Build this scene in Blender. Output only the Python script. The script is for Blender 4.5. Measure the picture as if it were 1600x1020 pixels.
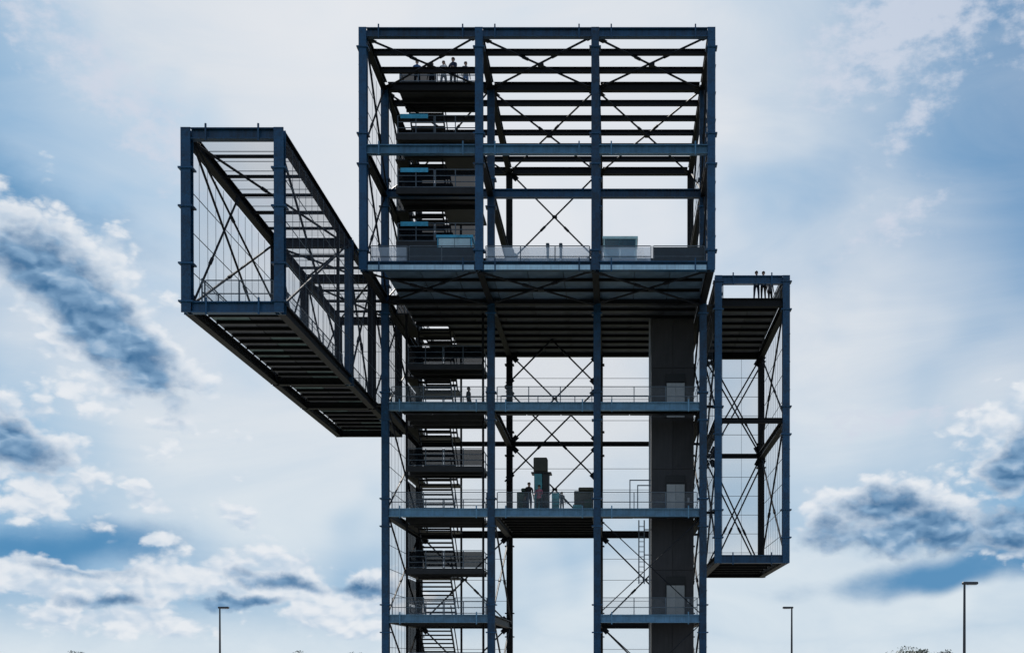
import bpy, bmesh, math, random
from mathutils import Vector, Matrix
random.seed(7)
R = math.radians
scene = bpy.context.scene
for o in list(bpy.data.objects): bpy.data.objects.remove(o)
C = scene.collection

# ------------------------------------------------------------------ camera
EYE = 3.478
cam_d = bpy.data.cameras.new('camera'); cam = bpy.data.objects.new('camera', cam_d); C.objects.link(cam)
cam.location = (0, 0, EYE)
cam.rotation_euler = (R(90 - 0.5615), 0, 0)
cam_d.sensor_width = 36; cam_d.lens = 1935.6 / 1600 * 36
cam_d.shift_x = -(963.29 - 800) / 1600
cam_d.shift_y = (1054.28 - 510) / 1600
cam_d.clip_start = 0.5; cam_d.clip_end = 6000
scene.camera = cam
scene.render.resolution_x = 1024; scene.render.resolution_y = 652

# ------------------------------------------------------------------ world
SUN_AZ, SUN_EL = -9.0, 37.0      # degrees; azimuth from +Y towards +X
world = bpy.data.worlds.new('World'); scene.world = world; world.use_nodes = True
wt = world.node_tree; wt.nodes.clear()
class NT:
    """tiny helper for node maths"""
    def __init__(s, t): s.t = t
    def n(s, kind, **kw):
        x = s.t.nodes.new(kind)
        for k, v in kw.items(): setattr(x, k, v)
        return x
    def put(s, sock, v):
        if isinstance(v, (int, float, tuple, list)): sock.default_value = v
        else: s.t.links.new(v, sock)
    def m(s, op, a, b=0.0, c=0.0, clamp=False):
        x = s.n('ShaderNodeMath', operation=op, use_clamp=clamp)
        s.put(x.inputs[0], a); s.put(x.inputs[1], b); s.put(x.inputs[2], c)
        return x.outputs[0]
    def vm(s, op, a, b=(0, 0, 0)):
        x = s.n('ShaderNodeVectorMath', operation=op); s.put(x.inputs[0], a)
        if op == 'SCALE': s.put(x.inputs[3], b)
        else: s.put(x.inputs[1], b)
        return x.outputs['Value'] if op in ('LENGTH', 'DOT_PRODUCT') else x.outputs[0]
    def ramp(s, v, a, b, c=0.0, d=1.0):
        x = s.n('ShaderNodeMapRange', interpolation_type='SMOOTHSTEP')
        s.put(x.inputs[0], v)
        for i, k in enumerate((a, b, c, d)): s.put(x.inputs[i + 1], k)
        return x.outputs[0]
    def mix(s, f, a, b):
        x = s.n('ShaderNodeMix', data_type='RGBA'); s.put(x.inputs[0], f)
        for i, k in ((6, a), (7, b)):
            s.put(x.inputs[i], tuple(k) + (1,) if isinstance(k, (tuple, list)) and len(k) == 3 else k)
        return x.outputs[2]
    def noise(s, vec, scale, detail=6, rough=.55, dist=0.0, col=False):
        x = s.n('ShaderNodeTexNoise'); s.put(x.inputs['Vector'], vec)
        x.inputs['Scale'].default_value = scale; x.inputs['Detail'].default_value = detail
        x.inputs['Roughness'].default_value = rough; x.inputs['Distortion'].default_value = dist
        return x.outputs['Color' if col else 'Fac']
w = NT(wt)
sky = w.n('ShaderNodeTexSky', sky_type='NISHITA', sun_disc=False, sun_elevation=R(SUN_EL),
          sun_rotation=R(SUN_AZ), air_density=1.0, dust_density=1.2, ozone_density=1.6, altitude=100)
SKY_STRENGTH = 0.1
co = w.n('ShaderNodeTexCoord').outputs['Generated']
sep = w.n('ShaderNodeSeparateXYZ'); wt.links.new(co, sep.inputs[0])
X, Y, Z = sep.outputs
DEG = 57.29578
az = w.m('MULTIPLY', w.m('ARCTAN2', X, Y), DEG)
el = w.m('MULTIPLY', w.m('ARCTAN2', Z, w.m('SQRT', w.m('ADD', w.m('MULTIPLY', X, X), w.m('MULTIPLY', Y, Y)))), DEG)
cmb = w.n('ShaderNodeCombineXYZ'); wt.links.new(az, cmb.inputs[0]); wt.links.new(el, cmb.inputs[1])
ae = cmb.outputs[0]
def warp(vec, scale, amp, detail=4):
    nz = w.noise(vec, scale, detail, .55, col=True)
    return w.vm('ADD', vec, w.vm('SCALE', w.vm('SUBTRACT', nz, (.5, .5, .5)), amp))
def dirdeg(u, v):        # a place in the sky as azimuth and elevation
    a = math.atan((u - 963.3) / 1935.6)
    e = math.atan((1035.3 - v) / math.hypot(1935.6, u - 963.3))
    return math.degrees(a), math.degrees(e)
def blobs(vec, lst):
    acc = None
    for (u, v, ru, rv, rot, wgt) in lst:
        a, e = dirdeg(u, v)
        mp = w.n('ShaderNodeMapping', vector_type='TEXTURE'); w.put(mp.inputs[0], vec)
        mp.inputs['Location'].default_value = (a, e, 0)
        mp.inputs['Rotation'].default_value = (0, 0, R(rot))
        mp.inputs['Scale'].default_value = (ru / 33.0, rv / 33.0, 1)
        d = w.m('MULTIPLY', w.m('SUBTRACT', 1.0, w.vm('LENGTH', mp.outputs[0])), wgt)
        acc = d if acc is None else w.m('SMOOTH_MAX', acc, d, .12)
    return acc
fine = warp(ae, .25, 2.6, 6)
soft = warp(ae, .10, 4.0, 3)
low = w.n('ShaderNodeMapping'); wt.links.new(ae, low.inputs[0]); low.inputs['Scale'].default_value = (.7, 1.15, 1)
fbm = w.noise(low.outputs[0], .42, 8, .6)
fbm2 = w.noise(low.outputs[0], 1.3, 6, .6)
streak = w.n('ShaderNodeMapping'); wt.links.new(ae, streak.inputs[0])
streak.inputs['Rotation'].default_value = (0, 0, R(-35)); streak.inputs['Scale'].default_value = (.5, 1.5, 1)
cir = w.noise(streak.outputs[0], .16, 7, .58, .6)
def px(r, g, b, k=1.0):      # display colour -> radiance in the sky's own units
    f = lambda c: ((c / 255 + .055) / 1.055) ** 2.4 if c > 10 else c / 255 / 12.92
    return tuple(f(c) * k / SKY_STRENGTH for c in (r, g, b))
tint = w.n('ShaderNodeMix', data_type='RGBA', blend_type='MULTIPLY'); tint.inputs[0].default_value = 1
wt.links.new(sky.outputs[0], tint.inputs[6]); tint.inputs[7].default_value = (.31, .53, .68, 1)
col = w.mix(w.ramp(el, 15, 4, 0, .9), tint.outputs[2], px(118, 167, 209))
# thin high veil, thickest towards the sun
veil = blobs(soft, [(760, 80, 560, 560, 0, 1.0), (740, 520, 480, 480, 0, 1.0), (430, 700, 330, 230, -20, .9),
                    (330, 30, 420, 190, -35, .85), (1600, 575, 260, 70, 10, .45), (1280, 560, 230, 260, 0, .6),
                    (1150, 930, 560, 130, 0, .9), (220, 610, 260, 110, -25, .7)])
veil = w.m('ADD', w.ramp(veil, -.40, .50, .14, .95), w.m('MULTIPLY', w.m('SUBTRACT', cir, .5), .75), clamp=True)
hor = w.m('ADD', w.ramp(el, 4.6, .2, 0, .93), w.m('MULTIPLY', w.m('SUBTRACT', fbm, .5), w.ramp(el, 8, 3, 0, .5)), clamp=True)
veil = w.m('MAXIMUM', veil, hor)
col = w.mix(veil, col, w.mix(w.ramp(el, 16, 2, 0, 1), w.mix(cir, px(203, 213, 226), px(226, 231, 236)), px(217, 228, 236)))
glow = blobs(soft, [(820, 430, 430, 520, 0, 1.0), (560, 30, 330, 300, 0, .8)])
col = w.mix(w.ramp(glow, -.1, .9, 0, .75), col, px(232, 234, 238))
# wispy high cloud
wisp = blobs(fine, [(1410, 50, 190, 80, 14, 1.1), (1300, 118, 70, 26, 0, .8), (1430, 190, 110, 26, 35, .6), (1400, 350, 80, 34, 20, .5),
                    (150, 110, 360, 60, -38, .7), (1600, 60, 70, 50, 0, .5), (60, 40, 160, 50, -38, .6), (1390, 660, 160, 30, 5, .5)])
wisp = w.m('ADD', wisp, w.m('MULTIPLY', w.m('SUBTRACT', fbm2, .50), 2.2))
col = w.mix(w.ramp(wisp, -.05, .8, 0, .8), col, px(208, 215, 229))
# bands of clear, deeper blue low in the sky
band = blobs(soft, [(60, 838, 330, 44, -3, 1.0), (1520, 893, 300, 34, 4, 1.0), (40, 300, 240, 60, -20, .5)])
band = w.m('ADD', band, w.m('MULTIPLY', w.m('SUBTRACT', fbm, .5), .7))
col = w.mix(w.ramp(band, -.1, .75, 0, .95), col, px(78, 138, 184))
# heaped cloud: white rims, dark bodies (lit from behind)
heap = blobs(fine, [(125, 470, 215, 108, -38, 1.0), (30, 385, 140, 70, -20, .9), (150, 600, 170, 40, -20, .3),
                    (20, 715, 135, 90, -35, 1.0), (240, 770, 50, 22, -40, .6), (250, 838, 38, 14, 0, .7), (360, 815, 60, 22, -30, .45),
                    (60, 905, 210, 38, 0, .95), (300, 900, 160, 50, 8, .95), (470, 915, 170, 50, -10, 1.0), (590, 925, 90, 36, 0, .9), (560, 965, 130, 28, 0, .8), (200, 965, 230, 26, 0, .7),
                    (1440, 812, 215, 62, 0, 1.0), (1570, 685, 130, 72, 25, 1.05), (1620, 830, 120, 60, 0, 1.0), (1285, 790, 60, 34, 0, .85)])
fine3 = w.noise(low.outputs[0], 4.5, 5, .6)
def shifted(vec, dx, dy): return w.vm('ADD', vec, (dx, dy, 0))
lump = w.m('ADD', w.m('MULTIPLY', w.m('SUBTRACT', fbm, .5), 1.25), w.m('MULTIPLY', w.m('SUBTRACT', fbm2, .5), .75))
lump = w.m('ADD', lump, w.m('MULTIPLY', w.m('SUBTRACT', fine3, .5), .25))
# billows: rounded puffs at three sizes; the side of each that faces the sun is the brighter one
def puffs(vec):
    acc = None
    for sc_, amp in ((.55, 1.0), (1.25, .55), (2.9, .28)):
        v = w.n('ShaderNodeTexVoronoi', feature='F1', voronoi_dimensions='2D'); w.put(v.inputs['Vector'], vec)
        v.inputs['Scale'].default_value = sc_; v.inputs['Randomness'].default_value = 1
        t_ = w.m('MULTIPLY', w.m('SUBTRACT', .42, v.outputs['Distance']), amp)
        acc = t_ if acc is None else w.m('ADD', acc, t_)
    return acc
pv = warp(low.outputs[0], .9, .9, 4)
puff = puffs(pv)
relief = w.m('MULTIPLY', w.m('SUBTRACT', puff, puffs(shifted(pv, .10, .38))), .8)
lump = w.m('ADD', w.m('MULTIPLY', lump, .55), w.m('MULTIPLY', puff, .65))
heap = w.m('ADD', heap, lump)
rest = w.m('MULTIPLY', w.ramp(w.noise(low.outputs[0], .11, 7, .6), .44, .62, 0, 1), w.ramp(w.m('ABSOLUTE', az), 27, 45, 0, .85))
cover = w.m('MAXIMUM', w.ramp(heap, .0, .36, 0, .95), rest)
col = w.mix(cover, col, w.mix(w.ramp(relief, -.45, .35), px(186, 205, 224), px(232, 236, 241)))
core = blobs(fine, [(140, 485, 190, 66, -40, 1.05), (70, 430, 95, 48, -20, .9), (230, 572, 90, 34, -42, .9), (22, 705, 88, 52, -30, 1.0),
                    (375, 938, 100, 13, 0, .9), (455, 905, 105, 17, -8, .8), (560, 915, 75, 14, -5, .8), (165, 935, 70, 12, 0, .55), (110, 890, 110, 14, 0, .5),
                    (1440, 836, 205, 46, 0, 1.15), (1590, 822, 130, 56, 0, 1.1), (1590, 705, 90, 48, 20, 1.05), (1385, 800, 100, 32, 0, .85)])
core = w.m('ADD', core, w.m('MULTIPLY', lump, .7))
shade = w.m('MULTIPLY', w.ramp(core, -.02, .60, 0, .97), w.ramp(relief, .60, .05, .6, 1.0))
col = w.mix(shade, col, w.mix(w.ramp(relief, -.5, .4), px(56, 106, 150), px(134, 170, 203)))
bg = w.n('ShaderNodeBackground'); wt.links.new(col, bg.inputs[0]); bg.inputs[1].default_value = SKY_STRENGTH
wo = w.n('ShaderNodeOutputWorld'); wt.links.new(bg.outputs[0], wo.inputs[0])
world.cycles.sampling_method = 'MANUAL'; world.cycles.sample_map_resolution = 512

# ------------------------------------------------------------------ sun
sd = bpy.data.lights.new('sun', 'SUN'); sd.energy = 4.6; sd.angle = R(.53); sd.color = (1, .95, .88)
sun = bpy.data.objects.new('sun', sd); C.objects.link(sun)
sdir = Vector((math.sin(R(SUN_AZ)) * math.cos(R(SUN_EL)), math.cos(R(SUN_AZ)) * math.cos(R(SUN_EL)), math.sin(R(SUN_EL))))
sun.rotation_euler = sdir.to_track_quat('Z', 'Y').to_euler(); sun.location = sdir * 120
scene.view_settings.view_transform = 'Standard'; scene.view_settings.look = 'None'
scene.view_settings.gamma = 1; scene.view_settings.exposure = 0; scene.view_settings.use_curve_mapping = False

# ------------------------------------------------------------------ materials
M = {}
def mat(name, base, rough=.55, metal=0.0, var=.25, scale=2.0, spec=.5, bump=0.0, streaks=False):
    m = bpy.data.materials.new(name); m.use_nodes = True; t = m.node_tree; q = NT(t)
    b = t.nodes['Principled BSDF']
    tc = q.n('ShaderNodeTexCoord').outputs['Object']
    n1 = q.noise(tc, scale, 6, .6)
    if streaks:
        mp = q.n('ShaderNodeMapping'); q.put(mp.inputs[0], tc); mp.inputs['Scale'].default_value = (3, 3, .25)
        n1 = q.m('ADD', q.m('MULTIPLY', n1, .5), q.m('MULTIPLY', q.noise(mp.outputs[0], 2.5, 5, .6), .5))
    oi = q.n('ShaderNodeObjectInfo').outputs['Random']
    f = q.m('ADD', q.ramp(n1, .3, .7), q.m('MULTIPLY', q.m('SUBTRACT', oi, .5), .7), clamp=True)
    lo = tuple(c * (1 - var) for c in base); hi = tuple(min(1, c * (1 + var)) for c in base)
    q.put(b.inputs['Base Color'], q.mix(f, lo, hi))
    q.put(b.inputs['Roughness'], q.m('ADD', rough - .08, q.m('MULTIPLY', n1, .16)))
    b.inputs['Metallic'].default_value = metal; b.inputs['Specular IOR Level'].default_value = spec
    if bump:
        bp = q.n('ShaderNodeBump'); bp.inputs['Strength'].default_value = bump; bp.inputs['Distance'].default_value = .02
        q.put(bp.inputs['Height'], q.noise(tc, scale * 8, 5, .6)); q.put(b.inputs['Normal'], bp.outputs[0])
    M[name] = m; return m
mat('blue_steel', (.004, .050, .118), .40, .1, .55, 1.2, streaks=True)
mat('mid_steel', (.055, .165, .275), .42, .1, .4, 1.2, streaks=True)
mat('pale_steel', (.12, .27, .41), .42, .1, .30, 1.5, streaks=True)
mat('edge_strip', (.44, .66, .86), .4, .1, .25, 1.2, streaks=True)
mat('shaded_steel', (.006, .007, .010), .6, 0, .3, 2.0, .25)  # near-black: shade on inner and rear members put into the steel colour
mat('rod_steel', (.010, .013, .020), .6, 0, .3, 2.0, .25)  # brace rods, same shade held in their near-black colour
mat('deck_sheet', (.075, .085, .10), .55, .1, .35, .8)
mat('landing_deck', (.022, .024, .028), .6, 0, .35, 1.0)
mat('deck_blue', (.09, .155, .23), .5, .1, .3, .8)
mat('deck_green', (.10, .16, .16), .5, .1, .45, .8)
mat('shaft_panel', (.045, .044, .048), .6, 0, .3, .7, bump=.1, streaks=True)
mat('shaft_trim', (.30, .31, .32), .4, .3, .15)
mat('lift_door', (.34, .34, .33), .35, .4, .15, 1.0)
mat('rail_steel', (.10, .13, .16), .45, .3, .2)
mat('cyan_paint', (.05, .42, .66), .4, 0, .2)
mat('dark_panel', (.008, .022, .036), .35, 0, .3)
mat('cabin_frame', (.50, .72, .74), .4, 0, .2)
mat('sky_pale_panel', (.55, .74, .82), .3, 0, .25, 1.0)  # opaque pale tone standing in for sky seen through the cabin panes
mat('white_paint', (.62, .66, .68), .5, 0, .1)
mat('teal_panel', (.06, .30, .34), .35, 0, .3)
mat('olive_panel', (.045, .045, .03), .6, 0, .3)
mat('green_panel', (.012, .045, .025), .5, 0, .3)
mat('black_panel', (.008, .009, .010), .5, 0, .3)
mat('lamp_grey', (.045, .05, .06), .45, .3, .2)
mat('skin', (.42, .25, .18), .5, 0, .08)
mat('hair_dark', (.02, .014, .01), .6, 0, .3)
mat('hair_fair', (.20, .13, .07), .6, 0, .3)
for nm, c in dict(cloth_navy=(.015, .025, .06), cloth_blue=(.05, .13, .30), cloth_black=(.01, .01, .012), cloth_grey=(.12, .13, .15),
                  cloth_pink=(.45, .16, .22), cloth_white=(.6, .62, .65), cloth_green=(.03, .09, .05), cloth_teal=(.03, .15, .19)).items():
    mat(nm, c, .85, 0, .2, 6)
mat('bark', (.07, .05, .035), .9, 0, .4, 6, bump=.5)
def leaf_mat(name, base):
    m = mat(name, base, .6, 0, .5, 1.2); return m
leaf_mat('hazed_leaf_olive', (.11, .13, .09)); leaf_mat('hazed_leaf_dull', (.10, .12, .09))  # greyed and paled: distance haze put into the leaf colours
def veil_mat(name, base, alpha):
    m = bpy.data.materials.new(name); m.use_nodes = True; t = m.node_tree; t.nodes.clear(); q = NT(t)
    d = q.n('ShaderNodeBsdfDiffuse'); d.inputs[0].default_value = base + (1,)
    tr = q.n('ShaderNodeBsdfTransparent'); mx = q.n('ShaderNodeMixShader'); mx.inputs[0].default_value = alpha
    t.links.new(tr.outputs[0], mx.inputs[1]); t.links.new(d.outputs[0], mx.inputs[2])
    o = q.n('ShaderNodeOutputMaterial'); t.links.new(mx.outputs[0], o.inputs[0]); M[name] = m
veil_mat('wire_mesh', (.12, .14, .19), .17)
veil_mat('roof_mesh', (.10, .095, .11), .26)
veil_mat('rear_mesh', (.30, .32, .36), .07)
veil_mat('rail_mesh', (.32, .36, .40), .10)
veil_mat('dark_mesh', (.008, .010, .014), .72)
def glass_mat(name, base, k):
    m = bpy.data.materials.new(name); m.use_nodes = True; t = m.node_tree; t.nodes.clear(); q = NT(t)
    g = q.n('ShaderNodeBsdfGlossy'); g.inputs[0].default_value = (.8, .9, 1, 1); g.inputs[1].default_value = .05
    tr = q.n('ShaderNodeBsdfTransparent'); tr.inputs[0].default_value = base + (1,)
    mx = q.n('ShaderNodeMixShader'); mx.inputs[0].default_value = k
    t.links.new(tr.outputs[0], mx.inputs[1]); t.links.new(g.outputs[0], mx.inputs[2])
    o = q.n('ShaderNodeOutputMaterial'); t.links.new(mx.outputs[0], o.inputs[0]); M[name] = m
glass_mat('teal_glass', (.16, .52, .60), .05); veil_mat('pale_glass', (.62, .72, .84), .38); glass_mat('blue_glass', (.10, .55, .78), .06)
# ground
def ground_mat():
    m = bpy.data.materials.new('meadow'); m.use_nodes = True; t = m.node_tree; q = NT(t); b = t.nodes['Principled BSDF']
    tc = q.n('ShaderNodeTexCoord').outputs['Object']
    q.put(b.inputs['Base Color'], q.mix(q.ramp(q.noise(tc, .05, 8, .6), .35, .65), (.045, .065, .022), (.11, .10, .05)))
    b.inputs['Roughness'].default_value = .95; M['meadow'] = m
    m = bpy.data.materials.new('gravel'); m.use_nodes = True; t = m.node_tree; q = NT(t); b = t.nodes['Principled BSDF']
    tc = q.n('ShaderNodeTexCoord').outputs['Object']
    q.put(b.inputs['Base Color'], q.mix(q.noise(tc, 8, 8, .7), (.30, .285, .26), (.52, .50, .46)))
    b.inputs['Roughness'].default_value = .95; M['gravel'] = m
ground_mat()

# ------------------------------------------------------------------ helpers
def link(name, me, m=None, parent=None):
    o = bpy.data.objects.new(name, me); C.objects.link(o)
    if m and me and not me.materials: me.materials.append(M[m])
    if parent is not None:
        o.parent = parent; o.matrix_parent_inverse = PINV[parent.name]
    return o
PINV = {}
def empty(name, loc):
    o = bpy.data.objects.new(name, None); C.objects.link(o); o.location = loc; o.empty_display_size = .5
    PINV[o.name] = Matrix.Translation(loc).inverted(); return o
def keep(o, mtx=None):
    """remember the world matrix so sub-parts can be parented to o"""
    PINV[o.name] = (mtx or Matrix.Translation(o.location)).inverted(); return o
def tag(o, label, cat, group=None):
    o['label'] = label; o['category'] = cat
    if group: o['group'] = group
    return o
MC = {}
def prof_I(h, wd, tf, tw):
    a, b, t = wd / 2, h / 2, tw / 2
    return [(-a, -b), (a, -b), (a, -b + tf), (t, -b + tf), (t, b - tf), (a, b - tf), (a, b), (-a, b), (-a, b - tf), (-t, b - tf), (-t, -b + tf), (-a, -b + tf)]
def prof_box(h, wd, c=.02):
    a, b = wd / 2, h / 2
    return [(-a + c, -b), (a - c, -b), (a, -b + c), (a, b - c), (a - c, b), (-a + c, b), (-a, b - c), (-a, -b + c)]
def prof_round(r, n=6): return [(r * math.cos(2 * math.pi * i / n), r * math.sin(2 * math.pi * i / n)) for i in range(n)]
PROF = dict(gusset=prof_box(.34, .03, .005), buckle=prof_round(.085, 6), col=prof_I(.40, .40, .05, .05), beam=prof_I(.46, .34, .05, .05), purlin=prof_I(.30, .2, .04, .03), joist=prof_I(.15, .12, .025, .025),
            thin=prof_box(.13, .13), rod=prof_round(.055), cable=prof_round(.03, 5), rail=prof_round(.035, 6), post=prof_box(.05, .05, .008),
            stringer=prof_box(.28, .06, .008), bar=prof_box(.12, .05, .01), edge=prof_I(.40, .14, .03, .03), pole=prof_round(.07, 10))
def bar_mesh(prof, L, m):
    k = (prof, round(L, 3), m)
    if k in MC: return MC[k]
    p = PROF[prof]; n = len(p); vs = [(x, y, z) for x in (0, L) for (y, z) in p]
    fs = [(i, (i + 1) % n, n + (i + 1) % n, n + i) for i in range(n)]
    if len(p) == 12:   # I-profile caps as three quads
        for o in (0, n):
            for q in ((0, 1, 2, 11), (10, 3, 4, 9), (8, 5, 6, 7)):
                f = tuple(o + i for i in q); fs.append(f if o else f[::-1])
        fs2 = []
        for f in fs: fs2.append(f)
        fs = fs2
    else: fs += [tuple(range(n))[::-1], tuple(range(n, 2 * n))]
    me = bpy.data.meshes.new(prof); me.from_pydata(vs, [], fs); me.update(); me.materials.append(M[m]); MC[k] = me
    return me
def bar(name, p, q, prof, m, parent, up=(0, 0, 1)):
    """a straight member from p to q; profile height lies along `up`"""
    p, q = Vector(p), Vector(q); d = q - p; L = d.length; x = d / L
    u = Vector(up)
    if abs(x.dot(u)) > .99: u = Vector((0, 1, 0))
    y = u.cross(x).normalized(); z = x.cross(y)
    mt = Matrix((x, y, z)).transposed().to_4x4(); mt.translation = p
    o = link(name, bar_mesh(prof, L, m), None, parent)
    o.matrix_basis = mt; keep(o, mt); return o
def boxes_mesh(name, lst, mats):
    """several axis-aligned boxes (x0,x1,y0,y1,z0,z1[,material index]) of ONE part as one mesh"""
    vs, fs, mi = [], [], []
    for b in lst:
        x0, x1, y0, y1, z0, z1 = b[:6]; k = len(vs)
        vs += [(x, y, z) for z in (z0, z1) for y in (y0, y1) for x in (x0, x1)]
        for f in ((0, 2, 3, 1), (4, 5, 7, 6), (0, 1, 5, 4), (2, 6, 7, 3), (0, 4, 6, 2), (1, 3, 7, 5)):
            fs.append(tuple(k + i for i in f)); mi.append(b[6] if len(b) > 6 else 0)
    me = bpy.data.meshes.new(name); me.from_pydata(vs, [], fs); me.update()
    for m in mats: me.materials.append(M[m])
    me.polygons.foreach_set('material_index', mi); return me
def boxes(name, lst, mats, parent=None, loc=(0, 0, 0)):
    l2 = [tuple(v - loc[i // 2] if i < 6 else v for i, v in enumerate(b)) for b in lst]
    o = link(name, boxes_mesh(name, l2, mats if isinstance(mats, (list, tuple)) else [mats]), None, parent)
    o.location = loc; keep(o); return o
def bevel(o, wdt=.015):
    md = o.modifiers.new('bevel', 'BEVEL'); md.width = wdt; md.segments = 1; md.limit_method = 'ANGLE'; return o

# ------------------------------------------------------------------ ground
def sheet(name, pts, z, m):
    me = bpy.data.meshes.new(name); me.from_pydata([(x, y, z) for x, y in pts], [], [tuple(range(len(pts)))]); me.update()
    o = link(name, me, m); o['kind'] = 'structure'; return o
sheet('ground', [(-2500, -600), (2500, -600), (2500, 4500), (-2500, 4500)], 0, 'meadow')
random.seed(3)
sheet('gravel_plaza', [(-4 + (40 + random.uniform(-1, 1)) * math.cos(i * math.pi / 24), 66 + (36 + random.uniform(-.6, .6)) * math.sin(i * math.pi / 24)) for i in range(48)], .004, 'gravel')  # out of view; made wide and pale to bounce light onto the undersides
sheet('gravel_path', [(-5, -3), (3, -3), (2, 30.5), (-6, 30.5)], .008, 'gravel')

# ------------------------------------------------------------------ the tower
CX = [-13.1, -7.1, -1.1, 4.9]
YF, YM, YR = 64.37, 70.37, 82.37
T = empty('viewing_tower', (-4.1, 73.4, 0))
tag(T, 'tall open steel frame viewing tower with two box arms, stairs and lift shaft', 'tower')
H = .23
def column(x, y, z0, z1, m, levels=(), side=0):
    c = bar('column', (x, y, z0), (x, y, z1), 'col', m, T)
    for z in levels:
        for dz in (-.78, .78):
            if z0 + .3 < z + dz < z1 - .2:
                boxes('splice_plate', [(x - .30, x + .30, y - .27, y + .27, z + dz - .035, z + dz + .035)], m, c, (x, y, z + dz))
    return c
def xbeam(x0, x1, y, z, m='shaded_steel', prof='beam', brackets=False, inset=.2, strip=None):
    b = bar('beam', (x0 + inset, y, z), (x1 - inset, y, z), prof, m, T)
    if strip:
        boxes('edge_strip', [(x0 + .26, x1 - .26, y - .19, y - .172, z - .225, z + .02)], [strip], b, (x0, y, z))
    if brackets:
        for xx in (x0 + .83, x1 - .83):
            boxes('mesh_bracket', [(xx - .035, xx + .035, y - .22, y - .165, z - .32, z + .38), (xx - .035, xx + .035, y - .22, y - .165, z + .45, z + .50)][:1], m, b, (xx, y, z))
    return b
def ybeam(x, y0, y1, z, m='shaded_steel', prof='beam', inset=.2):
    return bar('beam', (x, y0 + inset, z), (x, y1 - inset, z), prof, m, T)
def brace(p, q, prof='rod', m='rod_steel', name='brace'):
    o = bar(name, p, q, prof, m, T); p, q = Vector(p), Vector(q); d = (q - p).normalized()
    up = (1, 0, 0) if abs(d.z) < .05 else (0, 0, 1)
    if prof == 'rod':
        for e, s_ in ((p, d), (q, -d)): bar('gusset_plate', e + s_ * .22, e + s_ * .72, 'gusset', m, o, up)
        c = (p + q) / 2 - d * 1.1; bar('turnbuckle', c - d * .2, c + d * .2, 'buckle', m, o)
    return o
def xbrace(p00, p10, p01, p11, off=(0, 0, 0), node=True, prof='rod'):
    """two crossing rods on the panel p00-p10-p11-p01, the second set a little behind the first, with a node plate"""
    a, b, c, d = map(Vector, (p00, p10, p01, p11)); o = Vector(off)
    brace(a, d, prof); brace(b + o, c + o, prof)
    if node:
        k = (a + d) / 2
        boxes('node_plate', [(k.x - .16, k.x + .16, k.y - .16, k.y + .16, k.z - .06, k.z + .06)], 'rod_steel', T, k)
def mesh_panel(p00, p10, p11, p01, m='wire_mesh', step=1.5, name='mesh_panel', cables=True):
    """a bay of wire mesh with its carrying cables"""
    a, b, c, d = map(Vector, (p00, p10, p11, p01)); org = a.copy()
    vs = [v - org for v in (a, b, c, d)]; fs = [(0, 1, 2, 3)]; mi = [0]
    nrm = (b - a).cross(d - a).normalized() * .012
    if cables:
        L = (d - a).length; n = max(1, int(round(L / step)))
        for i in range(1, n):
            p, q = a.lerp(d, i / n) - org, b.lerp(c, i / n) - org; up = (d - a).normalized() * .014
            k = len(vs); vs += [p - up - nrm, q - up - nrm, q + up - nrm, p + up - nrm, p - up + nrm, q - up + nrm, q + up + nrm, p + up + nrm]
            for f in ((0, 1, 2, 3), (4, 7, 6, 5), (0, 4, 5, 1), (3, 2, 6, 7)): fs.append(tuple(k + j for j in f)); mi.append(1)
        L2 = (b - a).length; n2 = max(1, int(round(L2 / 1.1))) if m == 'wire_mesh' else 1
        for i in range(1, n2):
            p, q = a.lerp(b, i / n2) - org, d.lerp(c, i / n2) - org; sd_ = (b - a).normalized() * .009; nn = nrm * .6
            k = len(vs); vs += [p - sd_ - nn, q - sd_ - nn, q + sd_ - nn, p + sd_ - nn, p - sd_ + nn, q - sd_ + nn, q + sd_ + nn, p + sd_ + nn]
            for f in ((0, 1, 2, 3), (4, 7, 6, 5), (0, 4, 5, 1), (3, 2, 6, 7)): fs.append(tuple(k + j for j in f)); mi.append(1)
    me = bpy.data.meshes.new(name); me.from_pydata([tuple(v) for v in vs], [], fs); me.update()
    me.materials.append(M[m]); me.materials.append(M['rail_steel']); me.polygons.foreach_set('material_index', mi)
    o = link(name, me, None, T); o.location = org; return o

LV = [6, 12, 18, 24, 30, 36]
# columns
for x in CX: column(x, YF, 24 - .23, 36 + .23, 'blue_steel', (24, 30, 36))
for x in CX: column(x, YM, 0, 36, 'blue_steel', (6, 12, 18, 24, 30))
for i, x in enumerate(CX): column(x, YR, 0, 36, 'shaded_steel', (6, 12, 18, 24, 30))
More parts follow.
